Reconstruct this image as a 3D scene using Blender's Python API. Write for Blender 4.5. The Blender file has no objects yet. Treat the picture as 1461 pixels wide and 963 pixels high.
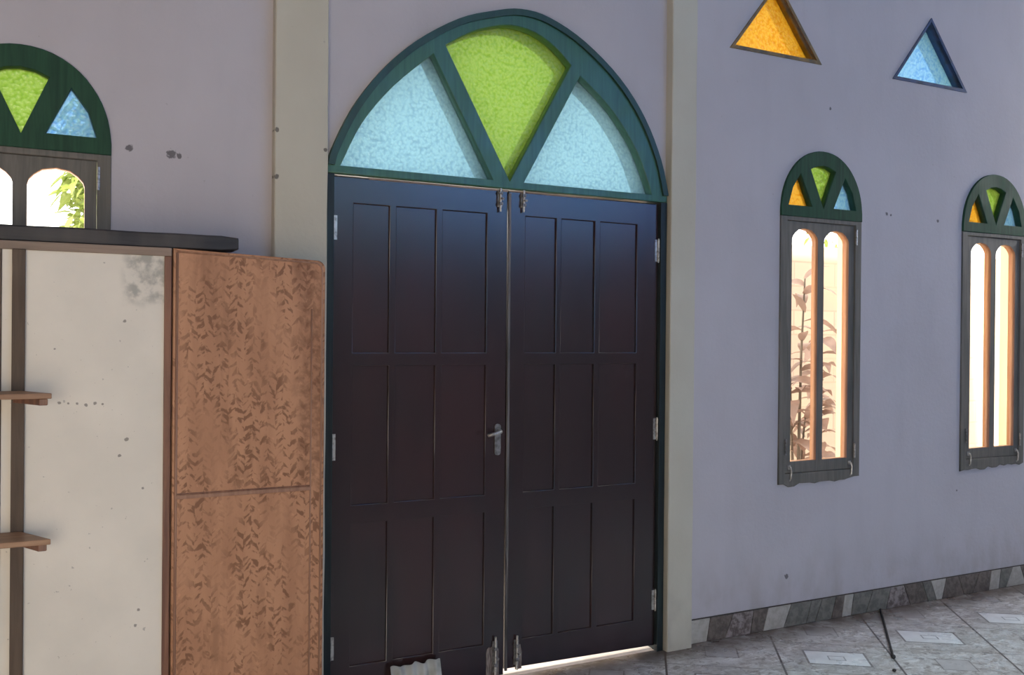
import bpy, bmesh, math, random
from mathutils import Vector, Matrix, noise
random.seed(7)
SC = bpy.context.scene
COL = SC.collection
PI = math.pi

# ------------------------------------------------------------------ camera
F_PX = 1300.0
ROLL, PITCH = math.radians(.52), math.radians(.2)
TH = math.radians(63.12)                     # angle between view and the wall
CAM = Vector((0.0, -3.6008, 1.5178))
fw = Vector((math.cos(TH), math.sin(TH), 0)); rt = Vector((math.sin(TH), -math.cos(TH), 0)); dn = Vector((0, 0, -1))
cp, sp, cr, sr = math.cos(PITCH), math.sin(PITCH), math.cos(ROLL), math.sin(ROLL)
rows = [(cr, -sr*cp, sr*sp), (sr, cr*cp, -cr*sp), (0, sp, cp)]
ax = [rt*a + dn*b + fw*c for a, b, c in rows]
cam = bpy.data.objects.new('camera', bpy.data.cameras.new('camera')); COL.objects.link(cam)
m = Matrix((ax[0], -ax[1], -ax[2])).transposed().to_4x4(); m.translation = CAM
cam.matrix_world = m
cam.data.sensor_width = 36; cam.data.lens = F_PX/1461*36; cam.data.clip_start = .05
SC.camera = cam

# ------------------------------------------------------------------ light
w = bpy.data.worlds.new('sky'); SC.world = w; w.use_nodes = True
w.node_tree.nodes['Background'].inputs[0].default_value = (1, .97, .94, 1)
w.node_tree.nodes['Background'].inputs[1].default_value = 4.0
sun = bpy.data.objects.new('sun', bpy.data.lights.new('sun', 'SUN')); COL.objects.link(sun)
sun.data.energy = 10.0; sun.data.angle = math.radians(1.5); sun.data.color = (1, .88, .70)
sun.rotation_euler = Vector((.12, 1.2, -1)).to_track_quat('-Z', 'Y').to_euler()

def area(name, loc, aim, sx, sy, power, col):
    l = bpy.data.lights.new(name, 'AREA'); l.shape = 'RECTANGLE'; l.size = sx; l.size_y = sy; l.energy = power; l.color = col
    o = bpy.data.objects.new(name, l); COL.objects.link(o); o.location = loc
    o.rotation_euler = (Vector(aim)-Vector(loc)).to_track_quat('-Z', 'Y').to_euler(); return o
# daylight through the back doorway and right opening, plus an added blue lamp
a = area('back_doorway_daylight', (-.9, -5.1, .95), (-.1, 0, .1), 1.8, 1.7, 14, (1, .85, .66)); a.data.spread = math.radians(110)
area('added_blue_door_lamp', (3.6, -5.1, 3.35), (2.4, 0, 2.2), 5.4, 1.4, 52, (.06, .23, 1))  # added lamp that tints the door top blue by reflection
area('right_window_daylight', (7.9, -.85, 3.0), (4.4, -.7, 0), 1.2, 1.3, 42, (1, .97, .95))
SC.view_settings.view_transform = 'Standard'; SC.view_settings.look = 'None'
SC.view_settings.exposure = 0.0; SC.view_settings.gamma = 1; SC.view_settings.use_curve_mapping = False

# ------------------------------------------------------------------ node helper
class G:
    def __init__(s, name):
        s.m = bpy.data.materials.new(name); s.m.use_nodes = True; s.t = s.m.node_tree; s.t.nodes.clear()
        s.out = s.n('ShaderNodeOutputMaterial'); s._o = None
    def n(s, typ, **kw):
        x = s.t.nodes.new(typ)
        for k, v in kw.items(): setattr(x, k, v)
        return x
    def put(s, sock, v):
        if isinstance(v, bpy.types.NodeSocket): s.t.links.new(v, sock)
        elif isinstance(v, (tuple, list)) and sock.type == 'RGBA': sock.default_value = (*v, 1) if len(v) == 3 else v
        else: sock.default_value = v
    def math(s, op, a, b=0, c=0):
        x = s.n('ShaderNodeMath', operation=op)
        for i, v in enumerate((a, b, c)): s.put(x.inputs[i], v)
        return x.outputs[0]
    def pos(s):
        if s._o is None: s._o = s.n('ShaderNodeNewGeometry').outputs['Position']
        return s._o
    def obj(s): return s.n('ShaderNodeTexCoord').outputs['Object']
    def xyz(s, v):
        x = s.n('ShaderNodeSeparateXYZ'); s.put(x.inputs[0], v); return x.outputs
    def map(s, v, scale=(1, 1, 1), rot=(0, 0, 0), loc=(0, 0, 0)):
        x = s.n('ShaderNodeMapping'); s.put(x.inputs[0], v); x.inputs['Scale'].default_value = scale
        x.inputs['Rotation'].default_value = rot; x.inputs['Location'].default_value = loc; return x.outputs[0]
    def noise(s, v, scale, detail=3, rough=.55, dist=0):
        x = s.n('ShaderNodeTexNoise'); s.put(x.inputs['Vector'], v); x.inputs['Scale'].default_value = scale
        x.inputs['Detail'].default_value = detail; x.inputs['Roughness'].default_value = rough; x.inputs['Distortion'].default_value = dist
        return x.outputs[0]
    def voro(s, v, scale, feature='F1', out=0, rnd=1):
        x = s.n('ShaderNodeTexVoronoi', feature=feature); s.put(x.inputs['Vector'], v); x.inputs['Scale'].default_value = scale
        x.inputs['Randomness'].default_value = rnd
        return x.outputs[out]
    def step(s, v, a, b, lo=0., hi=1.):
        x = s.n('ShaderNodeMapRange', interpolation_type='SMOOTHSTEP'); s.put(x.inputs[0], v)
        for i, q in zip((1, 2, 3, 4), (a, b, lo, hi)): x.inputs[i].default_value = q
        return x.outputs[0]
    def mix(s, f, a, b, blend='MIX'):
        x = s.n('ShaderNodeMix', data_type='RGBA', blend_type=blend); s.put(x.inputs[0], f); s.put(x.inputs[6], a); s.put(x.inputs[7], b)
        return x.outputs[2]
    def bump(s, h, strength=.3, dist=.01):
        x = s.n('ShaderNodeBump'); s.put(x.inputs['Height'], h); x.inputs['Strength'].default_value = strength
        x.inputs['Distance'].default_value = dist; return x.outputs[0]
    def bsdf(s, color, rough=.6, bump=None, metal=0, spec=.5, **kw):
        x = s.n('ShaderNodeBsdfPrincipled'); s.put(x.inputs['Base Color'], color); s.put(x.inputs['Roughness'], rough)
        x.inputs['Metallic'].default_value = metal; x.inputs['Specular IOR Level'].default_value = spec
        if bump is not None: s.put(x.inputs['Normal'], bump)
        for k, v in kw.items(): s.put(x.inputs[k], v)
        s.t.links.new(x.outputs[0], s.out.inputs[0]); return x
    def near(s, x0, z0, r, p=None):
        """1 inside a small mark at (x0, z0) on an upright face"""
        q = s.xyz(p or s.pos())
        d = s.math('SQRT', s.math('ADD', s.math('POWER', s.math('SUBTRACT', q[0], x0), 2), s.math('POWER', s.math('SUBTRACT', q[2], z0), 2)))
        n = s.noise(s.pos(), 90, 2)
        return s.step(s.math('ADD', d, s.math('MULTIPLY', s.math('SUBTRACT', n, .5), r*1.4)), r*.6, r, 1, 0)

def mat_plaster(name, base, dirt_or_shade, marks=(), hi=None, bumpy=.12):
    g = G(name); p = g.pos()
    c = g.mix(g.step(g.noise(p, 1.3, 4), .35, .7), base, dirt_or_shade)
    c = g.mix(g.step(g.noise(g.map(p, (1, 1, .25)), 6, 5), .45, .8, 0, .35), c, tuple(q*.82 for q in base))
    c = g.mix(g.step(g.noise(p, 38, 2), .72, .78, 0, .35), c, (.3, .27, .25))
    z = g.xyz(p)[2]
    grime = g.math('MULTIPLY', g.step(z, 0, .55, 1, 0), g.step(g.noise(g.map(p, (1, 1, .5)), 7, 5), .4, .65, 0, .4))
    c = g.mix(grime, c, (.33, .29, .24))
    for x0, z0, r in marks: c = g.mix(g.math('MULTIPLY', g.near(x0, z0, r), .75), c, (.06, .05, .05))
    g.bsdf(c, .75, g.bump(g.noise(p, 45, 4), bumpy, .01), spec=.25); return g.m

def mat_wood(name, base, dark, scale=1.0, rough=.5, axis='z', bump=.15, spec=.4, patch=None):
    g = G(name); p = g.obj()
    st = {'z': (14, 14, .9), 'x': (.9, 14, 14), 'y': (14, .9, 14)}[axis]
    v = g.map(p, tuple(q*scale for q in st))
    gr = g.noise(v, 3.2, 6, .6, .5)
    c = g.mix(g.step(gr, .3, .7), dark, base)
    if patch: c = g.mix(g.step(g.noise(g.map(p, (1, 1, .5), loc=(3, 1, 2)), 3.5, 4), .42, .68, 0, .8), c, patch)
    r = rough if spec == .9 else g.step(g.noise(p, 5, 3), .3, .7, rough-.08, rough+.08)
    g.bsdf(c, r, g.bump(gr, bump, .006), spec=spec); return g.m

M = {}
M['wall'] = mat_plaster('lavender_grey_plaster', (.57, .535, .56), (.53, .495, .515),
    [(.399, 2.176, .02), (.425, 2.172, .012), (.252, 2.185, .015), (3.45, .263, .016), (4.166, 2.21, .012), (4.586, 2.198, .012), (4.20, 2.205, .008), (3.731, 2.745, .01), (4.775, .62, .008)])
M['pilaster'] = mat_plaster('cream_plaster', (.62, .59, .49), (.56, .52, .42),
    [(.775, 2.30, .010), (.777, 2.12, .012), (.965, 2.24, .008), (2.835, 1.031, .012)])
M['jamb'] = mat_plaster('pale_yellow_plaster', (.80, .80, .50), (.76, .76, .46))
M['ceiling'] = mat_plaster('ceiling_plaster', (.62, .62, .62), (.58, .58, .6))
M['greendark'] = mat_wood('unlit_green_paint', (.018, .062, .036), (.012, .042, .027), rough=.42, bump=.04, spec=.7)
M['green'] = mat_wood('lit_green_paint', (.045, .150, .080), (.028, .100, .056), rough=.40, bump=.04, spec=.8)  # lighter copy of the green, painting in light on the arch's inner slope
M['greensmall'] = mat_wood('worn_green_paint', (.030, .090, .050), (.020, .055, .034), rough=.6, bump=.06, spec=.2)
M['greyframe'] = mat_wood('weathered_window_paint', (.19, .17, .145), (.125, .12, .10), rough=.6, bump=.1)
M['edge'] = mat_wood('orange_varnished_edge', (.55, .27, .13), (.42, .18, .09), rough=.4)
M['door'] = mat_wood('dark_brown_door', (.028, .0135, .0135), (.017, .009, .009), rough=.23, bump=.05, spec=.9, patch=(.036, .014, .014))
M['doorpanel'] = mat_wood('dark_brown_panel', (.034, .016, .016), (.020, .011, .011), scale=1.3, rough=.23, bump=.05, spec=.9, patch=(.044, .016, .016))
M['jambwood'] = mat_wood('blue_black_jamb_paint', (.018, .030, .030), (.012, .017, .019), rough=.4)
M['outer'] = mat_wood('pale_outer_frame_paint', (.26, .27, .25), (.20, .21, .20), rough=.6)
M['worn'] = mat_wood('painted_gap_light', (.42, .30, .24), (.10, .07, .06), axis='x', rough=.6)  # pale tone paints daylight leaking through the gap above the leaves
M['bead_highlight'] = mat_wood('painted_bead_highlight', (.22, .20, .20), (.04, .035, .035), axis='z', rough=.5)  # lighter tone paints the highlight along the meeting bead
M['post'] = mat_wood('dark_upright_wood', (.11, .075, .05), (.07, .045, .03), rough=.6)
M['rail'] = mat_wood('light_brown_rail', (.30, .22, .17), (.22, .16, .12), rough=.6, axis='x')
M['shelf'] = mat_wood('tan_shelf_wood', (.36, .21, .12), (.24, .13, .075), rough=.55, axis='x')
M['lip'] = mat_wood('reddish_side_wood', (.26, .12, .07), (.13, .055, .035), rough=.45)
M['plank'] = mat_wood('blackened_plank', (.032, .032, .038), (.016, .017, .022), rough=.5, axis='x', patch=(.075, .065, .06))
M['stick'] = mat_wood('dark_stick', (.035, .03, .03), (.02, .018, .018), rough=.6)

g = G('steel'); g.bsdf(g.mix(g.step(g.noise(g.obj(), 60, 3), .4, .7), (.62, .60, .56), (.30, .27, .24)), .38, metal=.75); M['steel'] = g.m
g = G('dull_steel'); g.bsdf(g.mix(g.step(g.noise(g.obj(), 50, 3), .35, .7), (.30, .29, .28), (.12, .11, .10)), .5, metal=.5); M['dullsteel'] = g.m
g = G('corrugated_grey'); g.bsdf(g.mix(g.step(g.noise(g.pos(), 14, 4), .4, .7), (.50, .50, .46), (.34, .34, .29)), .6); M['corr'] = g.m
g = G('bare_scraped_wood'); g.bsdf(g.mix(g.step(g.noise(g.map(g.pos(), (3, 3, .4)), 60, 3), .35, .65), (.30, .25, .22), (.10, .07, .06)), .7); M['scraped'] = g.m

# white painted hardboard with specks and a scuffed corner
g = G('white_hardboard'); p = g.pos(); q = g.xyz(p)
c = g.mix(g.step(g.noise(p, 3, 4), .35, .7), (.80, .74, .64), (.72, .67, .58))
c = g.mix(g.step(g.noise(p, 55, 2), .73, .77, 0, .55), c, (.30, .27, .23))
c = g.mix(g.step(g.noise(p, 130, 2), .72, .78, 0, .3), c, (.35, .32, .28))
pk = g.math('MULTIPLY', g.step(q[0], .19, .24), g.step(q[2], 1.58, 1.64))
c = g.mix(g.math('MULTIPLY', pk, g.step(g.noise(p, 22, 4), .38, .6, .1, .8)), c, (.33, .32, .28))
for x0, z0, r in ((.212, 1.549, .006), (.027, 1.292, .006), (.052, 1.29, .004), (.076, 1.289, .005), (.102, 1.284, .006), (.128, 1.288, .006), (.15, 1.285, .004), (.013, 1.46, .004), (.20, 1.12, .006), (.27, 1.01, .005), (.26, .62, .006), (.25, .57, .006), (.22, 1.17, .008)):
    c = g.mix(g.math('MULTIPLY', g.near(x0, z0, r), .7), c, (.14, .12, .10))
g.bsdf(c, .6, g.bump(g.noise(p, 60, 3), .08, .005), spec=.3); M['white'] = g.m

# brown sheet with a plaited herringbone print
def mat_plait(name, base, mid, dark):
    g = G(name); p = g.obj(); q = g.xyz(p)
    par = g.math('GREATER_THAN', g.math('FRACT', g.math('ADD', g.math('DIVIDE', q[0], .052), g.math('MULTIPLY', g.noise(p, 12, 2), .5))), .5)
    na = g.noise(g.map(g.map(p, rot=(0, .80, 0)), (1, 1, .40)), 74, 2, .5)
    nb = g.noise(g.map(g.map(p, rot=(0, -.80, 0), loc=(2, 0, 1)), (1, 1, .40)), 74, 2, .5)
    nn = g.math('ADD', g.math('MULTIPLY', na, par), g.math('MULTIPLY', nb, g.math('SUBTRACT', 1, par)))
    big = g.step(g.noise(g.map(p, (1.8, 1, .7), loc=(.3, 0, 1.7)), 4.5, 4, .65), .38, .58, .15, 1)
    flake = g.math('MULTIPLY', g.step(nn, .50, .60), big)
    c = g.mix(g.step(g.noise(g.map(p, (3, 1, .6)), 4, 5), .35, .65), base, mid)
    c = g.mix(g.step(g.noise(g.map(p, (2.2, 1, .5), loc=(0, 0, 4)), 6, 5), .55, .72, 0, .45), c, dark)
    c = g.mix(g.math('MULTIPLY', flake, .85), c, dark)
    c = g.mix(g.step(g.noise(p, 33, 3), .66, .74, 0, .4), c, tuple(min(1, x*1.3) for x in base))
    # one worn vertical streak in the middle, as on the sheet
    st = g.step(g.math('ABSOLUTE', g.math('ADD', g.math('SUBTRACT', q[0], .215), g.math('MULTIPLY', g.math('SUBTRACT', g.noise(p, 9, 3), .5), .12))), .02, .07, 1, 0)
    c = g.mix(g.math('MULTIPLY', g.math('MULTIPLY', st, g.step(q[2], .85, 1.1)), g.step(g.noise(p, 30, 3), .4, .6, .15, .7)), c, dark)
    g.bsdf(c, .5, g.bump(flake, -.1, .003), spec=.35); return g.m
M['plait'] = mat_plait('plaited_brown_sheet', (.52, .265, .145), (.42, .205, .11), (.20, .088, .042))
M['brown'] = mat_wood('brown_board_edge', (.38, .21, .135), (.27, .14, .09), rough=.45, axis='z')

def mat_glass(name, tint, light, wave=85):
    g = G(name); p = g.pos()
    v = g.voro(g.map(p, (1, .2, 1)), wave, 'SMOOTH_F1')
    n = g.noise(p, wave*1.6, 3)
    h = g.math('ADD', v, g.math('MULTIPLY', n, .4))
    c = g.mix(g.step(h, .45, .95), light, tint)
    c = g.mix(g.step(g.noise(p, 4, 3), .35, .7, 0, .35), c, light)
    tr = g.n('ShaderNodeBsdfTransparent'); g.put(tr.inputs[0], c)
    tl = g.n('ShaderNodeBsdfTranslucent'); g.put(tl.inputs[0], c); g.put(tl.inputs[1], g.bump(h, .6, .01))
    gl = g.n('ShaderNodeBsdfGlossy'); gl.inputs['Roughness'].default_value = .15; g.put(gl.inputs[2] if gl.inputs[2].name == 'Normal' else gl.inputs['Normal'], g.bump(h, .5, .01))
    m1 = g.n('ShaderNodeMixShader'); m1.inputs[0].default_value = .45; g.t.links.new(tr.outputs[0], m1.inputs[1]); g.t.links.new(tl.outputs[0], m1.inputs[2])
    fr = g.n('ShaderNodeValue'); fr.outputs[0].default_value = .05
    m2 = g.n('ShaderNodeMixShader'); g.t.links.new(fr.outputs[0], m2.inputs[0]); g.t.links.new(m1.outputs[0], m2.inputs[1]); g.t.links.new(gl.outputs[0], m2.inputs[2])
    g.t.links.new(m2.outputs[0], g.out.inputs[0]); return g.m
# each pane has two faces, so the tint acts twice
M['g_blue'] = mat_glass('blue_glass', (.30, .43, .50), (.38, .53, .58))
M['g_green'] = mat_glass('green_glass', (.28, .40, .10), (.37, .47, .20))
M['g_orange'] = mat_glass('amber_glass', (.54, .33, .05), (.60, .45, .14))
M['g_sky'] = mat_glass('pale_blue_glass', (.23, .39, .58), (.34, .50, .62))
def mat_clear():
    g = G('clear_glass'); tr = g.n('ShaderNodeBsdfTransparent'); tr.inputs[0].default_value = (.98, .98, .96, 1)
    gl = g.n('ShaderNodeBsdfGlossy'); gl.inputs['Roughness'].default_value = .03
    fr = g.n('ShaderNodeValue'); fr.outputs[0].default_value = .02
    mx = g.n('ShaderNodeMixShader'); g.t.links.new(fr.outputs[0], mx.inputs[0]); g.t.links.new(tr.outputs[0], mx.inputs[1]); g.t.links.new(gl.outputs[0], mx.inputs[2])
    g.t.links.new(mx.outputs[0], g.out.inputs[0]); return g.m
M['clear'] = mat_clear()

# floor: ceramic tiles laid at an angle to the wall
g = G('patterned_floor_tiles'); p = g.pos(); q = g.xyz(p)
d1 = g.math('ADD', g.math('MULTIPLY', q[0], .57114), g.math('MULTIPLY', q[1], .82085))
d2 = g.math('SUBTRACT', g.math('MULTIPLY', q[0], .82085), g.math('MULTIPLY', q[1], .57114))
W, L = .535, .79
a = g.math('DIVIDE', g.math('SUBTRACT', d2, 3.263), W)
ci = g.math('FLOOR', a)
du = g.math('ABSOLUTE', g.math('MULTIPLY', g.math('SUBTRACT', g.math('FRACT', a), .5), W))
b = g.math('DIVIDE', g.math('SUBTRACT', g.math('SUBTRACT', d1, 1.915), g.math('MULTIPLY', ci, L/2)), L)
dq = g.math('ABSOLUTE', g.math('MULTIPLY', g.math('SUBTRACT', g.math('FRACT', g.math('ADD', b, .5)), .5), L))
ds = g.math('ABSOLUTE', g.math('MULTIPLY', g.math('SUBTRACT', g.math('FRACT', b), .5), L))
def box(u, v, hu, hv):
    return g.math('MULTIPLY', g.math('LESS_THAN', u, hu), g.math('LESS_THAN', v, hv))
def ring(u, v, hu, hv, t):
    return g.math('SUBTRACT', box(u, v, hu, hv), box(u, v, hu-t, hv-t))
vein = g.noise(g.map(p, (1, 1, 1), rot=(0, 0, .7)), 9, 7, .7, 1.2)
base = g.mix(g.step(vein, .35, .66), (.46, .42, .38), (.72, .70, .68))
base = g.mix(g.step(g.noise(p, 24, 6, .75, .6), .50, .62, 0, .75), base, (.20, .165, .14))
base = g.mix(g.step(g.noise(g.map(p, rot=(0, 0, .9), scale=(.5, 1.4, 1)), 21, 6, .75, .8), .54, .61, 0, .8), base, (.86, .84, .82))
diag = g.math('LESS_THAN', g.math('ADD', du, g.math('MULTIPLY', dq, .9)), .23)
base = g.mix(g.math('MULTIPLY', diag, .35), base, (.46, .44, .42))
c = g.mix(g.math('MULTIPLY', box(du, ds, .073, .066), .75), base, (.56, .53, .52))
c = g.mix(g.math('MULTIPLY', ring(du, ds, .080, .073, .007), .7), c, (.16, .14, .13))
c = g.mix(box(du, dq, .136, .085), c, g.mix(g.step(g.noise(p, 16, 5), .3, .7), (.90, .90, .90), (.80, .79, .78)))
c = g.mix(g.math('MULTIPLY', ring(du, dq, .146, .095, .010), .75), c, (.15, .13, .12))
c = g.mix(g.math('MULTIPLY', ring(du, dq, .040, .030, .007), .75), c, (.25, .24, .25))
c = g.mix(g.math('GREATER_THAN', du, W/2-.005), c, (.13, .11, .10))
c = g.mix(g.math('MULTIPLY', g.math('LESS_THAN', g.math('ABSOLUTE', g.math('SUBTRACT', dq, L/4)), .004), .6), c, (.16, .14, .12))
dirt_or_shade = g.step(q[1], -.26, -.03)  # shade along the wall foot, painted into the tile colour
c = g.mix(g.math('MULTIPLY', dirt_or_shade, g.step(g.noise(p, 8, 4), .25, .6, .55, .95)), c, (.10, .07, .055))
g.bsdf(c, g.step(g.noise(p, 6, 4), .3, .7, .22, .42), g.bump(g.noise(p, 30, 3), .05, .005), spec=.5); M['floor'] = g.m

for nm, c0, c1 in (('bb_white', (.52, .49, .44), (.42, .39, .33)), ('bb_grey', (.23, .22, .19), (.15, .145, .125)), ('bb_brown', (.20, .165, .14), (.11, .09, .075)), ('bb_mottle', (.36, .31, .29), (.13, .10, .09))):
    g = G(nm); g.bsdf(g.mix(g.step(g.noise(g.pos(), 30, 5, .7), .38, .62), c0, c1), .4, spec=.4); M[nm] = g.m
g = G('dark_joint'); g.bsdf((.07, .06, .05), .9); M['joint'] = g.m
# outdoors
g = G('garden_wall'); p = g.pos(); q = g.xyz(p)
br = g.n('ShaderNodeTexBrick'); g.put(br.inputs['Vector'], g.map(p, (1, 1, 1), rot=(-PI/2, 0, 0))); br.inputs['Scale'].default_value = 1
br.inputs['Brick Width'].default_value = .5; br.inputs['Row Height'].default_value = .22; br.inputs['Mortar Size'].default_value = .008
br.inputs['Color1'].default_value = (.62, .52, .40, 1); br.inputs['Color2'].default_value = (.58, .46, .36, 1); br.inputs['Mortar'].default_value = (.50, .39, .31, 1)
c = g.mix(g.step(g.noise(p, 2.5, 5), .4, .7, 0, .6), br.outputs[0], (.60, .52, .36)); g.bsdf(c, .9); M['garden'] = g.m
g = G('courtyard_ground'); g.bsdf(g.mix(g.step(g.noise(g.pos(), 5, 4), .35, .7), (.80, .70, .60), (.70, .60, .50)), .9); M['yard'] = g.m
def mat_leaf(name, a, b):
    g = G(name); c = g.mix(g.step(g.noise(g.obj(), 9, 3), .35, .65), a, b); x = g.bsdf(c, .45)
    tl = g.n('ShaderNodeBsdfTranslucent'); g.put(tl.inputs[0], c); mx = g.n('ShaderNodeMixShader'); mx.inputs[0].default_value = .35
    g.t.links.new(x.outputs[0], mx.inputs[1]); g.t.links.new(tl.outputs[0], mx.inputs[2]); g.t.links.new(mx.outputs[0], g.out.inputs[0]); return g.m
M['leaf_red'] = mat_leaf('bronze_leaf', (.42, .28, .22), (.31, .21, .165))
M['leaf_green'] = mat_leaf('yellow_green_leaf', (.34, .42, .12), (.24, .32, .08))
M['stem'] = mat_wood('plant_stem', (.22, .17, .12), (.14, .11, .08))
M['whitecol'] = mat_plaster('white_post_paint', (.8, .8, .78), (.76, .76, .74))

# ------------------------------------------------------------------ mesh helpers
def tag(o, label=None, cat=None, group=None, kind=None):
    if label: o['label'] = label
    if cat: o['category'] = cat
    if group: o['group'] = group
    if kind: o['kind'] = kind
    return o
def link(name, me, parent=None, loc=None):
    o = bpy.data.objects.new(name, me); COL.objects.link(o)
    if parent is not None:
        o.parent = parent
    if loc: o.location = loc
    return o
def empty(name, loc=(0, 0, 0)):
    o = bpy.data.objects.new(name, None); COL.objects.link(o); o.location = loc; o.empty_display_size = .1; return o
def origin(parent):
    v = Vector((0, 0, 0))
    while parent is not None: v += parent.location; parent = parent.parent
    return v
def done(name, bm, mats, parent=None, smooth=False):
    """bm is in world coordinates; the object is placed under parent"""
    bmesh.ops.translate(bm, verts=bm.verts, vec=-origin(parent))
    me = bpy.data.meshes.new(name); bm.to_mesh(me); bm.free()
    for mm in (mats if isinstance(mats, (list, tuple)) else [mats]): me.materials.append(M[mm])
    if smooth:
        for f in me.polygons: f.use_smooth = True
    return link(name, me, parent)
def bevel(bm, w, seg=2, ang=40):
    es = [e for e in bm.edges if len(e.link_faces) == 2 and e.calc_face_angle(0) > math.radians(ang)]
    if w > 0 and es: bmesh.ops.bevel(bm, geom=es, offset=w, segments=seg, profile=.6, affect='EDGES', clamp_overlap=True)
def box_into(bm, x0, x1, y0, y1, z0, z1, mi=0, rz=0, piv=None):
    vs = [bm.verts.new(v) for v in [(x, y, z) for x in (x0, x1) for y in (y0, y1) for z in (z0, z1)]]
    for a in ((0, 1, 3, 2), (4, 6, 7, 5), (0, 4, 5, 1), (2, 3, 7, 6), (0, 2, 6, 4), (1, 5, 7, 3)):
        f = bm.faces.new([vs[i] for i in a]); f.material_index = mi
    bmesh.ops.recalc_face_normals(bm, faces=bm.faces)
    return vs
def box_obj(name, x0, x1, y0, y1, z0, z1, mat, parent=None, bev=.003, seg=2):
    bm = bmesh.new(); box_into(bm, x0, x1, y0, y1, z0, z1); bevel(bm, bev, seg); return done(name, bm, mat, parent)
def plate_bm(outline, holes, y0, y1, side=0, bev=0, outer_side=0):
    """flat board in the XZ plane with holes, from y0 to y1; faces of the hole edges get material `side`"""
    cu = bpy.data.curves.new('tmp', 'CURVE'); cu.dimensions = '2D'; cu.fill_mode = 'BOTH'; cu.extrude = (y1-y0)/2-bev
    if bev: cu.bevel_depth = bev; cu.bevel_resolution = 1; cu.offset = -bev
    for poly in [outline]+list(holes):
        s = cu.splines.new('POLY'); s.points.add(len(poly)-1); s.use_cyclic_u = True
        for pt, (x, z) in zip(s.points, poly): pt.co = (x, z, 0, 1)
    o = bpy.data.objects.new('tmp', cu); COL.objects.link(o)
    dg = bpy.context.evaluated_depsgraph_get(); me = bpy.data.meshes.new_from_object(o.evaluated_get(dg))
    bm = bmesh.new(); bm.from_mesh(me)
    bpy.data.objects.remove(o); bpy.data.curves.remove(cu); bpy.data.meshes.remove(me)
    ym = (y0+y1)/2
    for v in bm.verts: x, z, d = v.co; v.co = (x, ym+d, z)
    bmesh.ops.remove_doubles(bm, verts=bm.verts, dist=1e-5)
    bmesh.ops.recalc_face_normals(bm, faces=bm.faces)
    xs = [p[0] for p in outline]; zs = [p[1] for p in outline]
    def dist_out(c):
        best = 9
        n = len(outline)
        for i in range(n):
            a = Vector(outline[i]); b = Vector(outline[(i+1) % n]); ab = b-a
            t = max(0, min(1, (Vector((c.x, c.z))-a).dot(ab)/max(ab.dot(ab), 1e-12))); best = min(best, (Vector((c.x, c.z))-(a+ab*t)).length)
        return best
    for f in bm.faces:
        f.material_index = 0
        if abs(f.normal.y) < .3:
            f.material_index = outer_side if dist_out(f.calc_center_median()) < bev+.0015 else side
    return bm
def plate(name, outline, holes, y0, y1, mats, parent=None, side=0, bev=0, outer_side=0):
    return done(name, plate_bm(outline, holes, y0, y1, side, bev, outer_side), mats, parent)
def rect(x0, x1, z0, z1): return [(x0, z0), (x1, z0), (x1, z1), (x0, z1)]
def tube_into(bm, pts, rads, seg=10, mi=0):
    pts = [Vector(p) for p in pts]; rings = []
    for i, p in enumerate(pts):
        t = (pts[min(i+1, len(pts)-1)]-pts[max(i-1, 0)]).normalized()
        u = t.orthogonal().normalized() if i == 0 else (u - t*u.dot(t)).normalized()
        v = t.cross(u); r = rads[i] if isinstance(rads, (list, tuple)) else rads
        rings.append([bm.verts.new(p+(u*math.cos(k*2*PI/seg)+v*math.sin(k*2*PI/seg))*r) for k in range(seg)])
    for a, b in zip(rings, rings[1:]):
        for k in range(seg): bm.faces.new((a[k], a[(k+1) % seg], b[(k+1) % seg], b[k])).material_index = mi
    bm.faces.new(rings[0][::-1]); bm.faces.new(rings[-1])
    bmesh.ops.recalc_face_normals(bm, faces=bm.faces)
def smooth_pts(pts, n=5):
    out = []
    for i in range(len(pts)-1):
        p0 = Vector(pts[max(i-1, 0)]); p1 = Vector(pts[i]); p2 = Vector(pts[i+1]); p3 = Vector(pts[min(i+2, len(pts)-1)])
        for k in range(n):
            t = k/n
            out.append(tuple(.5*((2*p1)+(-p0+p2)*t+(2*p0-5*p1+4*p2-p3)*t*t+(-p0+3*p1-3*p2+p3)*t**3)))
    out.append(tuple(pts[-1])); return out

# ------------------------------------------------------------------ the openings
T = .15                                            # wall thickness
WX = (-.098, 3.672, 5.084)                        # centres of the three narrow windows
TX = (3.348, 4.510)                               # centres of the two triangles
def win_outline(g=0.0, x0=0):
    """narrow window: sill .75, springing 2.19, gently pointed head at 2.505"""
    arch = [(.291, 2.19), (.279, 2.275), (.245, 2.36), (.185, 2.437), (.10, 2.490), (0, 2.507), (-.10, 2.488), (-.185, 2.434), (-.245, 2.357), (-.279, 2.273), (-.291, 2.19)]
    arch = smooth_pts(arch, 3)
    cx, cz = 0, 2.19
    pts = [(-.291, .75), (.291, .75)]+arch
    out = []
    for x, z in pts:
        if z > 2.19: l = math.hypot(x, z-cz); k = (l-g)/l; x, z = x*k, cz+(z-cz)*k
        else: x = x-math.copysign(g, x); z = z+g if z < 1 else z
        out.append((x+x0, z))
    return out
DO = [(.982, 2.19), (1.0, 2.255), (1.081, 2.425), (1.20, 2.590), (1.35, 2.735), (1.54, 2.858), (1.70, 2.918), (1.84, 2.950), (1.985, 2.935), (2.171, 2.855), (2.364, 2.713), (2.505, 2.545), (2.600, 2.357), (2.645, 2.19)]
door_arch = smooth_pts(DO, 4)
tri = lambda x0, g=0: [(x0-.30+g*1.9, 2.975+g), (x0+.30-g*1.9, 2.975+g), (x0, 3.352-g*1.25)]

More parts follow.
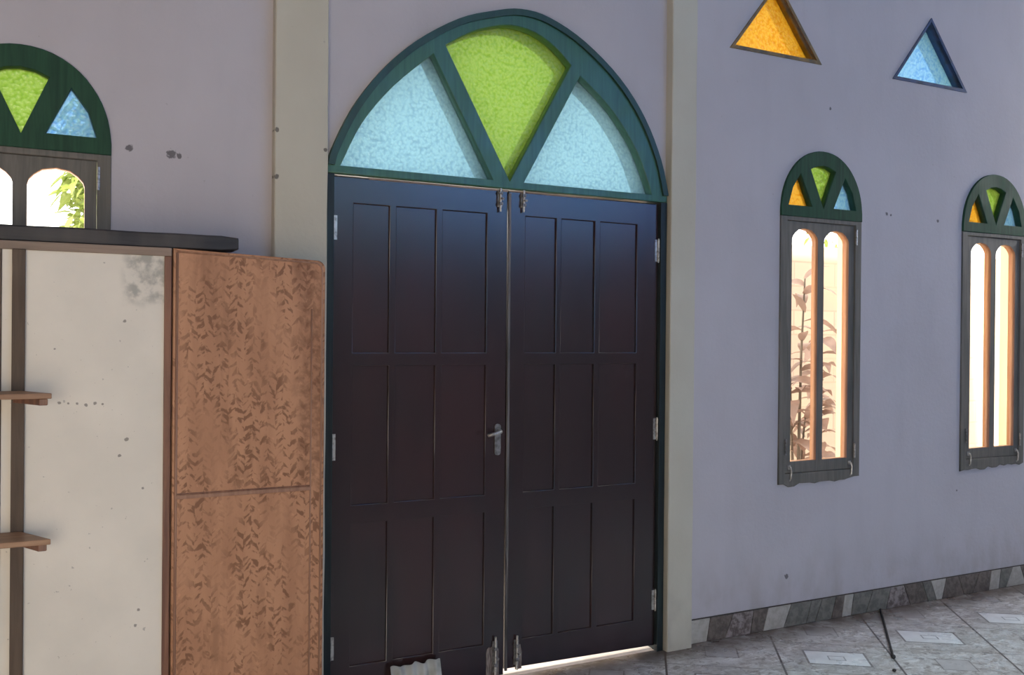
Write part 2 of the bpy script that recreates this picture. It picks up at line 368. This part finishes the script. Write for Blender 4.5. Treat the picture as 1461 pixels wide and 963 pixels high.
# ------------------------------------------------------------------ setting
X0, X1, Y0, ZC = -3.0, 8.0, -5.2, 4.2
holes = [win_outline(.012, x) for x in WX]+[tri(x) for x in TX]
outl = [(X0, 0), (.99, 0)]+[(.99, 2.15)]+[(x+(.008 if x < 1.81 else -.008), z-.008) for x, z in door_arch]+[(2.637, 2.15), (2.637, 0), (X1, 0), (X1, ZC), (X0, ZC)]
wall = plate('wall_front', outl, holes, 0, T, ['wall', 'jamb'], side=1)
tag(wall, 'lavender grey plastered wall with the double door and coloured windows', 'wall', kind='structure')
# the outline's door part is also a reveal
box = lambda *a, **k: box_obj(*a, **k)
for nm, b, mt, lb in (('floor', (X0, X1, Y0, .0, -.05, 0), 'floor', 'patterned ceramic tile floor of the hall'),
                  ('ceiling', (X0-.1, X1+.1, Y0-.1, T, ZC, ZC+.1), 'ceiling', 'plain ceiling high above the hall'),
                  ('wall_left', (X0-.1, X0, Y0, T, 0, ZC), 'wall', 'plain wall at the left end of the hall'),
                  ):
    o = box(nm, *b, mt, bev=0); tag(o, lb, nm.split('_')[0], kind='structure')
o = plate('wall_back', [(X0-.1, 0), (-1.9, 0), (-1.9, 2.1), (.1, 2.1), (.1, 0), (X1+.1, 0), (X1+.1, ZC), (X0-.1, ZC)], [rect(.9, 6.3, 2.65, 4.05)], Y0-.1, Y0, ['wall', 'jamb'], side=1)
tag(o, 'back wall of the hall with open doorway', 'wall', kind='structure')
bm = plate_bm(rect(Y0, T, 0, ZC), [rect(-1.45, -.25, 2.35, 3.65)], X1, X1+.1)
bmesh.ops.rotate(bm, verts=bm.verts, cent=(0, 0, 0), matrix=Matrix(((0, 1, 0), (1, 0, 0), (0, 0, 1)))); bmesh.ops.recalc_face_normals(bm, faces=bm.faces)
tag(done('wall_right', bm, 'wall'), 'wall at the right end of the hall with a wide window opening', 'wall', kind='structure')
plate_b = plate('added_blue_pane', rect(.88, 6.32, 2.63, 4.07), [], Y0-.06, Y0-.055, 'g_blue'); tag(plate_b, 'added wide blue pane high in the back wall, for the blue reflection on the door', 'window', kind='structure')  # unseen pane added to go with the blue lamp
# pilasters beside the door
def pilaster(name, x0, x1, label):
    bm = bmesh.new(); n = 40; rng = random.Random(3)
    L_ = [x0+.002*noise.noise((0, 0, i*.35)) for i in range(n+1)]; R_ = [x1+.003*noise.noise((5, 0, i*.4)) for i in range(n+1)]
    rings = []
    for i in range(n+1):
        z = ZC*i/n
        rings.append([bm.verts.new(v) for v in ((L_[i], 0, z), (L_[i], -.046, z), (L_[i]+.004, -.05, z), (R_[i]-.004, -.05, z), (R_[i], -.046, z), (R_[i], 0, z))])
    for a, b in zip(rings, rings[1:]):
        for k in range(5): bm.faces.new((a[k], a[k+1], b[k+1], b[k]))
    bmesh.ops.recalc_face_normals(bm, faces=bm.faces)
    return tag(done(name, bm, 'pilaster'), label, 'pilaster', kind='structure')
pilaster('trim_1', .768, .976, 'cream flat pilaster on the left side of the door arch')
pilaster('trim_2', 2.650, 2.797, 'cream flat pilaster on the right side of the door arch')

# skirting of cut tile pieces
def skirting(name, xa, xb, label):
    bm = bmesh.new(); rng = random.Random(11)
    mats = ['bb_white', 'bb_grey', 'bb_brown', 'bb_mottle', 'joint']
    box_into(bm, xa, xb, -.008, 0, 0, .119, 4)
    seq = [0, 2, 3, 2, 0, 1, 1, 1, 2, 0, 1, 1, 3, 2, 1, 0, 2, 2, 2, 0, 1]
    x = xa; sl = .03; i = 0
    while x < xb-.02:
        wd = rng.choice((.07, .09, .11, .13, .15)); ns = rng.choice((-.05, .035, .06, .05, .02))
        xe = min(x+wd, xb)
        if xe == xb: ns = 0
        gp = .0025; s0 = 0 if i == 0 else sl
        pts = [(x-s0/2+gp, .002), (xe-ns/2-gp, .002), (xe+ns/2-gp, .115), (x+s0/2+gp, .115)]
        if pts[1][0]-pts[0][0] > .01 and pts[2][0]-pts[3][0] > .01:
            vs = [bm.verts.new((max(xa, min(xb, a)), yy, b)) for yy in (-.012, -.004) for a, b in pts]
            mi = seq[i % len(seq)] if i < len(seq) else rng.choice((0, 1, 1, 2, 3))
            for f in ((0, 1, 2, 3), (4, 7, 6, 5), (0, 4, 5, 1), (1, 5, 6, 2), (2, 6, 7, 3), (3, 7, 4, 0)):
                bm.faces.new([vs[k] for k in f]).material_index = mi
        x = xe; sl = ns; i += 1
    bmesh.ops.recalc_face_normals(bm, faces=bm.faces)
    return tag(done(name, bm, [m for m in mats]), label, 'baseboard', kind='structure')
skirting('baseboard_right', 2.80, X1, 'skirting of slanted brown grey and white tile offcuts under the right windows')
skirting('baseboard_left', X0, .764, 'skirting of tile offcuts behind the cabinets')

# ------------------------------------------------------------------ arched frame and fanlight
fr_arch = door_arch
PL = smooth_pts([(1.036, 2.19), (1.125, 2.372), (1.259, 2.540), (1.432, 2.697)], 4)+[(1.715, 2.19)]
PG = smooth_pts([(1.487, 2.742), (1.60, 2.812), (1.70, 2.853), (1.80, 2.875), (1.915, 2.862), (2.02, 2.812), (2.103, 2.742)], 3)+[(1.797, 2.19)]
PR = smooth_pts([(2.152, 2.700), (2.327, 2.562), (2.467, 2.385), (2.556, 2.19)], 4)+[(1.868, 2.19)]
root = tag(empty('window_1', (1.81, 0, 0)), 'large pointed fanlight over the double door with two blue panes and a green pane', 'window', kind='structure')
outl = [(.982, 2.157)]+fr_arch+[(2.645, 2.157)]
plate('frame', outl, [PL, PG, PR], -.022, .029, 'green', root, bev=.004)
plate('outer_frame', outl, [PL, PG, PR], .036, .135, 'outer', root)
for xa, xb in ((.982, 1.012), (2.610, 2.645)): box('jamb', xa, xb, -.022, .10, 0, 2.157, 'jambwood', root, bev=.003)
# raised outer moulding of the arch
bm = bmesh.new()
out2 = [(x, z) for x, z in fr_arch]; inn = []
for (x, z) in fr_arch:
    v = Vector((x-1.81, z-2.15)); l = v.length; inn.append((1.81+v.x*(l-.028)/l, 2.15+v.y*(l-.028)/l))
bm = plate_bm(out2+inn[::-1], [], -.034, -.020); bevel(bm, .004); done('moulding', bm, 'greendark', root)
def grow(poly, k):
    c = Vector((sum(p[0] for p in poly)/len(poly), sum(p[1] for p in poly)/len(poly)))
    return [tuple(c+(Vector(p)-c)*(1+k/(Vector(p)-c).length)) for p in poly]
for poly, mt in ((PL, 'g_blue'), (PG, 'g_green'), (PR, 'g_blue')):
    pn = plate('pane', grow(poly, .012), [], .030, .034, mt, root); pn['label'] = ('green' if mt == 'g_green' else 'blue')+' pebbled glass pane'

# ------------------------------------------------------------------ double door
def hinge(x, z0, z1, parent, y=-.006):
    bm = bmesh.new(); n = 5; h = (z1-z0)/n
    for i in range(n): tube_into(bm, [(x, y, z0+i*h+.001), (x, y, z0+(i+1)*h-.001)], .0065, 10)
    tube_into(bm, [(x, y, z0-.005), (x, y, z1+.005)], .004, 8)
    s = 1 if parent.get('lf', 0) else -1
    box_into(bm, min(x, x+s*.018), max(x, x+s*.018), y+.003, y+.008, z0, z1)
    return done('hinge', bm, 'steel', parent)
def bolt(x, z0, z1, parent, up, mat='dullsteel'):
    root_ = empty('bolt', Vector((x, 0, z0))-origin(parent)); root_.parent = parent
    zl, zh = min(z0, z1), max(z0, z1)
    bm = bmesh.new(); box_into(bm, x-.012, x+.012, -.008, 0, zl+.02, zh-.02); bevel(bm, .002); done('plate', bm, mat, root_)
    bm = bmesh.new(); tube_into(bm, [(x, -.013, zl), (x, -.013, zh)], .005, 10)
    tube_into(bm, [(x, -.013, (zl+zh)/2), (x+.004, -.032, (zl+zh)/2-.004)], [.004, .006], 8); done('rod', bm, 'steel', root_)
    for k in (.3, .7):
        bm = bmesh.new(); z = zl+(zh-zl)*k; box_into(bm, x-.010, x+.010, -.021, -.006, z-.007, z+.007); bevel(bm, .004); done('guide', bm, mat, root_)
def leaf(name, x0, x1, cols, zb, label, left):
    r = tag(empty(name, (x0 if left else x1, 0, 0)), label, 'door', kind='structure'); r['lf'] = 1 if left else 0
    rows_ = ((.158, .738), (.815, 1.383), (1.437, 2.045))
    hl = [rect(a, b, c, d) for a, b in cols for c, d in rows_]
    outl = [(x0, zb[0]), (x1, zb[1]), (x1, 2.150), (x0, 2.150)]
    plate('leaf_frame', outl, hl, 0, .040, 'door', r, bev=.003)
    for a, b in cols:
        for c, d in rows_:
            bm = bmesh.new(); box_into(bm, a-.004, b+.004, .010, .030, c-.004, d+.004)
            done('panel', bm, 'doorpanel', r)
            # raised field with sloped margins
    return r
LC = [(1.098, 1.252), (1.282, 1.460), (1.490, 1.698)]
RC = [(1.888, 2.046), (2.074, 2.252), (2.282, 2.488)]
dl = leaf('door_1', 1.014, 1.7975, LC, (.012, .012), 'left leaf of the dark brown panelled door, with the lever handle', True)
dr = leaf('door_2', 1.8025, 2.608, RC, (.036, .024), 'right leaf of the dark brown panelled door, daylight under it', False)
# pale strips paint light leaking over the leaves; pale bead paints a highlight
box('gap_light_strip', 1.16, 1.7975, -.003, .02, 2.146, 2.1535, 'worn', dl, bev=.001)  # 'worn' material here paints daylight leaking through the gap
box('gap_light_strip', 1.8025, 2.30, -.003, .02, 2.1462, 2.1525, 'worn', dr, bev=.001)  # 'worn' material here paints daylight leaking through the gap
box('meeting_bead', 1.800, 1.812, -.010, 0, .03, 2.14, 'bead_highlight', dr, bev=.003)
for x, parent, zz in ((1.0115, dl, ((1.893, 1.991), (1.002, 1.109), (.195, .288))), (2.609, dr, ((1.874, 1.979), (1.018, 1.119), (.197, .292)))):
    for a, b in zz: hinge(x, a, b, parent)
bolt(1.757, 2.055, 2.172, dl, True); bolt(1.872, 2.060, 2.165, dr, True)
bolt(1.752, .012, .190, dl, False); bolt(1.858, .03, .180, dr, False)
def scraped(parent, x0, x1, z0, z1):
    bm = bmesh.new(); rng = random.Random(int(x0*1000)); n = 14; top = [z1-abs(i/n-.5)*.05+rng.uniform(-.015, .012) for i in range(n+1)]
    pts = [(x0, z0), (x1, z0)]+[(x1-(x1-x0)*i/n, top[i]) for i in range(n+1)]
    bm = plate_bm(pts, [], -.0035, .001); done('scraped_patch', bm, 'scraped', parent)
scraped(dl, 1.712, 1.772, .014, .15); scraped(dr, 1.855, 1.886, .028, .14)
# lever handle
h = empty('door_handle', Vector((1.757, 0, 1.06))-origin(dl)); h.parent = dl
outl = [(1.757+.0135*math.cos(a), (1.115 if 0 < a < PI else 1.0)+.0135*math.sin(a)) for a in [k*PI/8 for k in range(17)]]
outl = [(1.757+.0145*math.cos(k*PI/8), 1.112+.012*math.sin(k*PI/8)) for k in range(9)]+[(1.757-.0145*math.cos(k*PI/8), .998-.012*math.sin(k*PI/8)) for k in range(9)]
bm = plate_bm(outl, [rect(1.755, 1.759, 1.018, 1.032)], -.007, 0); bevel(bm, .0015); done('escutcheon', bm, 'dullsteel', h)
bm = bmesh.new(); tube_into(bm, [(1.757, -.004, 1.093), (1.757, -.028, 1.093), (1.754, -.040, 1.093), (1.740, -.048, 1.091), (1.715, -.050, 1.084), (1.690, -.047, 1.079)], [.011, .010, .009, .0085, .008, .007], 12); done('lever', bm, 'steel', h, smooth=True)
bm = bmesh.new(); tube_into(bm, [(1.757, 0, 1.024), (1.757, -.010, 1.024)], .007, 12); done('lock_cylinder', bm, 'dullsteel', h)

# ------------------------------------------------------------------ narrow windows
def light_shape(x0, x1, z0=.862, z1=2.092):
    w_ = x1-x0; s = [(x0, z0), (x1, z0), (x1, z1-.062)]
    for fx, dz in ((.97, .045), (.88, .026), (.74, .008), (.5, 0), (.26, .008), (.12, .026), (.03, .045)): s.append((x0+w_*fx, z1-dz))
    s.append((x0, z1-.062)); return s
FO = [(-.243, 2.208), (-.160, 2.378), (-.078, 2.208)]
FG = [(-.090, 2.405), (-.045, 2.424), (0, 2.430), (.045, 2.424), (.090, 2.405), (.003, 2.200)]
FB = [(.078, 2.208), (.160, 2.378), (.243, 2.208)]
def curve_side(poly):
    a, b, c_ = poly; m_ = lambda p, q: ((p[0]+q[0])/2, (p[1]+q[1])/2)
    o_ = a if abs(a[0]) > abs(c_[0]) else c_
    mm = m_(o_, b); mm = (mm[0]+math.copysign(.012, mm[0]), mm[1]+.008)
    return [a, mm, b, c_] if o_ is a else [a, b, mm, c_]
FO, FB = curve_side(FO), curve_side(FB)
def make_window(name, x0, label, seed=0, left_mirror=False):
    r = tag(empty(name, (x0, 0, 0)), label, 'window', kind='structure')
    off = lambda poly: [(x+x0, z) for x, z in poly]
    # dark green head of the frame with three coloured panes
    o_ = win_outline(0); head = [(.291, 2.150)]+[p for p in o_ if p[1] >= 2.19]+[(-.291, 2.150)]
    plate('arch_head', off(head), [off(FO), off(FG), off(FB)], -.014, .027, 'greensmall', r, bev=.003)
    plate('outer_arch_head', off(head), [off(FO), off(FG), off(FB)], .033, .044, 'outer', r)
    # lower frame with a ragged plaster edge below
    rng = random.Random(seed); n = 16
    bot = [(-.291+.582*i/n, .750+.010*rng.uniform(-1, 1)-.012*(1-i/n)) for i in range(n+1)]
    low = [(-.291, 2.150)]+bot+[(.291, 2.150)]
    plate('lower_frame', off(low), [off(rect(-.246, .246, .800, 2.128))], -.010, .055, ['greyframe', 'edge'], r, side=0, bev=.003)
    LL, LR = light_shape(-.205, -.022), light_shape(.022, .205)
    s = plate('sash', off(rect(-.2435, .2435, .803, 2.125)), [off(LL), off(LR)], 0, .045, ['greyframe', 'edge'], r, side=1, bev=0)
    for P in (LL, LR): plate('clear_pane', off(grow(P, .004)), [], .036, .039, 'clear', s)
    for P, mt, cn in ((FO, 'g_orange', 'amber'), (FG, 'g_green', 'green'), (FB, 'g_sky', 'blue')):
        pn = plate('coloured_pane', off(grow(P, .008)), [], .028, .031, mt, r); pn['label'] = cn+' glass pane'
    for dx, z0, z1 in ((.249, 2.02, 2.105), (.249, .86, .94), (-.249, .90, .985)):
        bm = bmesh.new()
        for i in range(3): tube_into(bm, [(x0+dx, -.014, z0+(z1-z0)*i/3+.001), (x0+dx, -.014, z0+(z1-z0)*(i+1)/3-.001)], .005, 8)
        done('hinge', bm, 'steel' if dx > 0 else 'dullsteel', r)
    for dx in (-.215, .222):                     # small hook latches on the bottom rail
        bm = bmesh.new(); tube_into(bm, [(x0+dx, -.002, .836), (x0+dx, -.016, .834), (x0+dx+.003, -.020, .815), (x0+dx+.001, -.018, .775), (x0+dx, -.008, .765)], .0045, 8)
        box_into(bm, x0+dx-.009, x0+dx+.009, -.005, .0, .822, .845); done('latch', bm, 'steel', r)
    return r
make_window('window_2', WX[0], 'narrow round-headed window partly hidden behind the cabinets, left of the door', 1)
make_window('window_3', WX[1], 'narrow arched window with bronze leaves outside, right of the door', 2)
make_window('window_4', WX[2], 'narrow arched window at the right edge of the photo', 3)
# ------------------------------------------------------------------ triangular windows
def make_tri(name, x0, mt, rim, label):
    r = tag(empty(name, (x0, 0, 2.975)), label, 'window', kind='structure')
    plate('rim', tri(x0, -.006), [tri(x0, .012)], -.006, .0, [rim], r)
    plate('reveal_lining', tri(x0, .0005), [tri(x0, .006)], .0, .060, [rim], r)
    plate('coloured_pane', tri(x0, .001), [], .060, .064, mt, r)
    return r
g = G('ochre_paint'); g.bsdf(g.mix(g.step(g.noise(g.pos(), 14, 4), .4, .65), (.26, .17, .07), (.12, .10, .07)), .5); M['ochre'] = g.m
g = G('dark_blue_paint'); g.bsdf(g.mix(g.step(g.noise(g.pos(), 14, 4), .4, .65), (.05, .09, .20), (.04, .06, .10)), .5); M['navy'] = g.m
make_tri('window_5', TX[0], 'g_orange', 'ochre', 'triangular amber window high on the right wall')
make_tri('window_6', TX[1], 'g_sky', 'navy', 'triangular blue window high on the right wall')

# ------------------------------------------------------------------ white cabinet with shelves
YF = -.45
r = tag(empty('storage_cabinet', (.1, -.25, 0)), 'tall off-white panelled cabinet with two small shelves, under the left window', 'cabinet')
bm = bmesh.new(); box_into(bm, -.60, .346, YF+.014, -.06, .03, 1.785); done('carcass', bm, 'post', r)
box('top_rail', -.60, .352, YF-.002, YF+.03, 1.762, 1.789, 'rail', r)
box('side_strip', .330, .352, YF-.002, YF+.03, 0, 1.762, 'lip', r)
box('upright_post', -.104, -.068, YF-.012, YF+.02, 0, 1.764, 'post', r)
bm = bmesh.new(); box_into(bm, -.068, .330, YF+.006, YF+.014, .02, 1.764); done('white_panel', bm, 'white', r)
bm = bmesh.new(); box_into(bm, -.131, -.104, YF+.004, YF+.014, .02, 1.764); box_into(bm, -.560, -.165, YF+.006, YF+.014, .02, 1.764); done('side_panel', bm, 'white', r)
box('edge_post', -.165, -.131, YF-.002, YF+.02, 0, 1.764, 'post', r)
for z in (1.333, .9057):
    bm = bmesh.new()
    pts = [(-.42, YF-.012), (-.0755, YF-.012), (.006, -.614), (-.42, -.614)]
    vs = [bm.verts.new((x, y, zz)) for zz in (z-.016, z) for x, y in pts]
    for f in ((3, 2, 1, 0), (4, 5, 6, 7), (0, 1, 5, 4), (1, 2, 6, 5), (2, 3, 7, 6), (3, 0, 4, 7)): bm.faces.new([vs[k] for k in f])
    bmesh.ops.recalc_face_normals(bm, faces=bm.faces); bevel(bm, .0015, 1); sh = done('shelf', bm, 'shelf', r)
    bm = bmesh.new()
    pts = [(-.100, YF-.012), (-.080, YF-.012), (-.004, -.604), (-.028, -.604)]
    vs = [bm.verts.new((x, y, zz)) for zz in (z-.036, z-.016) for x, y in pts]
    for f in ((3, 2, 1, 0), (4, 5, 6, 7), (0, 1, 5, 4), (1, 2, 6, 5), (2, 3, 7, 6), (3, 0, 4, 7)): bm.faces.new([vs[k] for k in f])
    bmesh.ops.recalc_face_normals(bm, faces=bm.faces); bevel(bm, .002, 1); done('bracket', bm, 'lip', sh)

# ------------------------------------------------------------------ brown cabinet
r = tag(empty('brown_cabinet', (.6, -.25, 0)), 'tall brown cabinet with plaited pattern panels, between the white cabinet and the door', 'cabinet')
XL, XR = .357, .861
def rr(x0, x1, z0, zl, zr, rad):
    pts = [(x0, z0), (x1, z0)]
    for k in range(7):
        a = k*PI/12; pts.append((x1-rad+rad*math.cos(a), zr-rad+rad*math.sin(a)))
    pts.append((x0, zl)); return pts
plate('carcass', rr(XL, XR, 0, 1.786, 1.768, .028), [], YF+.020, -.06, 'brown', r)
plate('door', rr(XL, XR, .0, 1.789, 1.770, .030), [], YF, YF+.018, 'plait', r, bev=.004)
# edge bead, inner bead and the middle rail
def bead(pts, w, name='bead', mat='brown', y=YF):
    bm = bmesh.new(); tube_into(bm, [(x, y, z) for x, z in pts], w, 8); done(name, bm, mat, r, smooth=True)
bead([(XL+.012, .02), (XL+.012, 1.775)], .0045)
bead([(XR-.012, .02), (XR-.012, 1.735), (XR-.016, 1.75), (XR-.028, 1.759), (XR-.05, 1.761), (XL+.012, 1.778)], .0035)
bead([(XR-.048, .02), (XR-.048, 1.60)], .003)
box('middle_groove', XL+.014, XR-.050, YF-.0015, YF, .982, .987, 'lip', r, bev=0)
box('middle_rail', XL+.014, XR-.050, YF-.005, YF, .968, .981, 'brown', r, bev=.0015)

# ------------------------------------------------------------------ blackened plank
bm = bmesh.new()
n = 24; rings = []
for i in range(n+1):
    x = -.62+(1.18)*i/n; hz = .049+.002*noise.noise((x*6, 0, 0)); z0 = 1.7905 if x < .36 else 1.7905
    e = 0 if i < n else .006
    pr = [(-.435, z0+.003+e), (-.432, z0+e), (-.30, z0+e), (-.297, z0+.003+e), (-.297, z0+hz-.004-e), (-.302, z0+hz-e), (-.428, z0+hz-e), (-.435, z0+hz-.006-e)]
    rings.append([bm.verts.new((x+(.006 if i == n else 0), y, z)) for y, z in pr])
for a_, b_ in zip(rings, rings[1:]):
    for k in range(8): bm.faces.new((a_[k], a_[(k+1) % 8], b_[(k+1) % 8], b_[k]))
bm.faces.new(rings[0][::-1]); bm.faces.new(rings[-1]); bmesh.ops.recalc_face_normals(bm, faces=bm.faces)
pk = done('wooden_plank', bm, 'plank'); tag(pk, 'long blackened wooden plank lying on top of both cabinets', 'plank')

# ------------------------------------------------------------------ corrugated offcut, stick, pebble
bm = bmesh.new(); nx = 60; rows2 = []
for j, z in enumerate((0.0, .05, .10, .138)):
    row = []
    for i in range(nx+1):
        t = i/nx; x = 1.262+.222*t; cr_ = .011*math.sin(2*PI*t*4.2+.6)
        zt = z if j < 3 else z+.006*t+.004*math.sin(t*17)
        row.append((x, -.085+.35*z+cr_, zt))
    rows2.append(row)
fr_ = [[bm.verts.new(p) for p in row] for row in rows2]; bk = [[bm.verts.new((p[0], p[1]+.004, p[2])) for p in row] for row in rows2]
for j in range(3):
    for i in range(nx):
        bm.faces.new((fr_[j][i], fr_[j][i+1], fr_[j+1][i+1], fr_[j+1][i])); bm.faces.new((bk[j][i], bk[j+1][i], bk[j+1][i+1], bk[j][i+1]))
for i in range(nx):
    bm.faces.new((fr_[3][i], fr_[3][i+1], bk[3][i+1], bk[3][i])); bm.faces.new((fr_[0][i], bk[0][i], bk[0][i+1], fr_[0][i+1]))
for j in range(3):
    bm.faces.new((fr_[j][0], fr_[j+1][0], bk[j+1][0], bk[j][0])); bm.faces.new((fr_[j][nx], bk[j][nx], bk[j+1][nx], fr_[j+1][nx]))
bmesh.ops.recalc_face_normals(bm, faces=bm.faces)
tag(done('corrugated_sheet', bm, 'corr', smooth=True), 'small grey corrugated sheet offcut standing against the bottom of the left door leaf', 'sheet')

bm = bmesh.new()
pp = [(4.125, -.022, .007)]+[(4.125-.56*t, -.022-.563*t, .006+.001*math.sin(t*9)) for t in (.2, .4, .6, .8, 1)]
tube_into(bm, pp, [.007, .0065, .006, .006, .006, .006], 8)
bmesh.ops.create_icosphere(bm, subdivisions=2, radius=.011, matrix=Matrix.Translation((3.565, -.585, .011)))
tag(done('stick', bm, 'stick', smooth=True), 'thin dark stick lying on the tiles from the skirting below the right windows', 'stick')
bm = bmesh.new(); bmesh.ops.create_icosphere(bm, subdivisions=2, radius=.009, matrix=Matrix.Translation((3.435, -.701, .006)) @ Matrix.Diagonal((1, 1, .7, 1)))
tag(done('pebble', bm, 'stick', smooth=True), 'tiny dark pebble on the tiles beyond the end of the stick', 'pebble')

# ------------------------------------------------------------------ outdoors
o = box('courtyard_ground', -14, 22, T, 16, -.12, -.02, 'yard', bev=0); tag(o, 'pale dusty ground outside', 'ground', kind='structure')
o = box('courtyard_ground', -14, 22, -16, Y0-.1, -.12, -.02, 'yard', bev=0); tag(o, 'pale dusty ground behind the hall', 'ground', kind='structure')
o = box('wall_garden', 3.2, 20, 2.6, 2.78, -.02, 2.35, 'garden', bev=.01); tag(o, 'sunlit cream block garden wall outside the right windows', 'wall', kind='structure')
o = box('threshold', .97, 2.66, .02, T+.12, -.02, .004, 'yard', bev=.002); tag(o, 'pale threshold under the double door', 'threshold', kind='structure')

def leaf_into(bm, base, dirv, length, width, droop, roll=0, mi=0, n=6):
    dirv = dirv.normalized(); side = dirv.cross(Vector((0, 0, 1)))
    side = side.normalized() if side.length > .01 else Vector((1, 0, 0))
    side = Matrix.Rotation(roll, 3, dirv) @ side
    rows_ = []
    for i in range(n+1):
        t = i/n; c_ = base+dirv*length*t+Vector((0, 0, -droop*length*t*t))
        w_ = width*math.sin(PI*min(1, .06+t*.94)**.8)*.5+.0006
        up = side.cross(dirv).normalized()*w_*.25
        rows_.append([bm.verts.new(c_-side*w_+up), bm.verts.new(c_), bm.verts.new(c_+side*w_+up)])
    for a_, b_ in zip(rows_, rows_[1:]):
        for k in range(2): bm.faces.new((a_[k], a_[k+1], b_[k+1], b_[k])).material_index = mi
def plant(name, x, y, stems, label, group, seed, wd=.085, ln=.30):
    rng = random.Random(seed); r_ = tag(empty(name, (x, y, -.02)), label, 'plant', group)
    for (dx, dy, h_, nl) in stems:
        bm = bmesh.new(); top = Vector((x+dx, y+dy, h_)); b0 = Vector((x, y, -.02))
        pts = [b0.lerp(top, t)+Vector((.03*math.sin(t*5+dx*9), .02*math.sin(t*4), 0))*t*(1-t)*2 for t in (0, .25, .5, .75, 1)]
        tube_into(bm, pts, [.014, .012, .010, .008, .005], 8); done('stem', bm, 'stem', r_, smooth=True)
        for k in range(nl):
            t = 1-.42*(k/nl)**1.1; p_ = b0.lerp(top, t)
            a_ = k*2.4+rng.uniform(-.3, .3); el = rng.uniform(.2, 1.0)
            d_ = Vector((math.cos(a_)*math.cos(el), math.sin(a_)*math.cos(el), math.sin(el)))
            bm = bmesh.new(); leaf_into(bm, p_, d_, ln*rng.uniform(.7, 1.15), wd*rng.uniform(.8, 1.2), rng.uniform(.3, .9), rng.uniform(-.5, .5))
            done('leaf', bm, 'leaf_red', r_, smooth=True)
    return r_
GP = 'bronze leaved plants outside the arched window'
plant('bronze_plant', 4.38, .90, [(-.05, 0, 1.28, 18), (.14, .05, 1.02, 14), (.02, -.05, 1.90, 13)], 'bronze leaved plant seen low through the middle arched window', GP, 1)
plant('bronze_plant', 5.12, 1.40, [(-.03, 0, 1.55, 18), (.02, .05, 1.05, 16)], 'dense bronze plant filling the right light of the middle arched window', GP, 4, .10, .30)

def bush(name, x, y, z0, z1, rad, n, label, seed, mat='leaf_green'):
    rng = random.Random(seed); r_ = tag(empty(name, (x, y, -.02)), label, 'tree')
    bm = bmesh.new(); tube_into(bm, [(x, y, -.02), (x+.05, y, z0*.6), (x, y, (z0+z1)/2)], [.06, .045, .02], 8)
    for k in range(7):
        a_ = k*.9; tube_into(bm, [(x, y, z0*.8), (x+math.cos(a_)*rad*.6, y+math.sin(a_)*rad*.5, z0+(z1-z0)*(.3+.08*k))], [.02, .006], 6)
    done('trunk', bm, 'stem', r_)
    bm = bmesh.new()
    for k in range(n):
        v = Vector((rng.gauss(0, 1), rng.gauss(0, 1), rng.gauss(0, 1))).normalized()*rng.uniform(.3, 1)**.5
        c_ = Vector((x+v.x*rad, y+v.y*rad, (z0+z1)/2+v.z*(z1-z0)/2))
        leaf_into(bm, c_, Vector((rng.uniform(-1, 1), rng.uniform(-1, 1), rng.uniform(-.8, .5))), rng.uniform(.10, .2), .05, .3, rng.uniform(-1, 1), n=3)
    o_ = done('foliage', bm, mat, r_); o_['kind'] = 'stuff'
bush('garden_tree', .62, 4.2, 1.9, 3.7, .58, 3000, 'light green tree outside, at the right edge of the left window', 5)
bush('garden_tree', 9.4, 4.6, 2.3, 4.0, 1.0, 700, 'airy yellow-green tree above the garden wall, behind the middle arched window', 6)
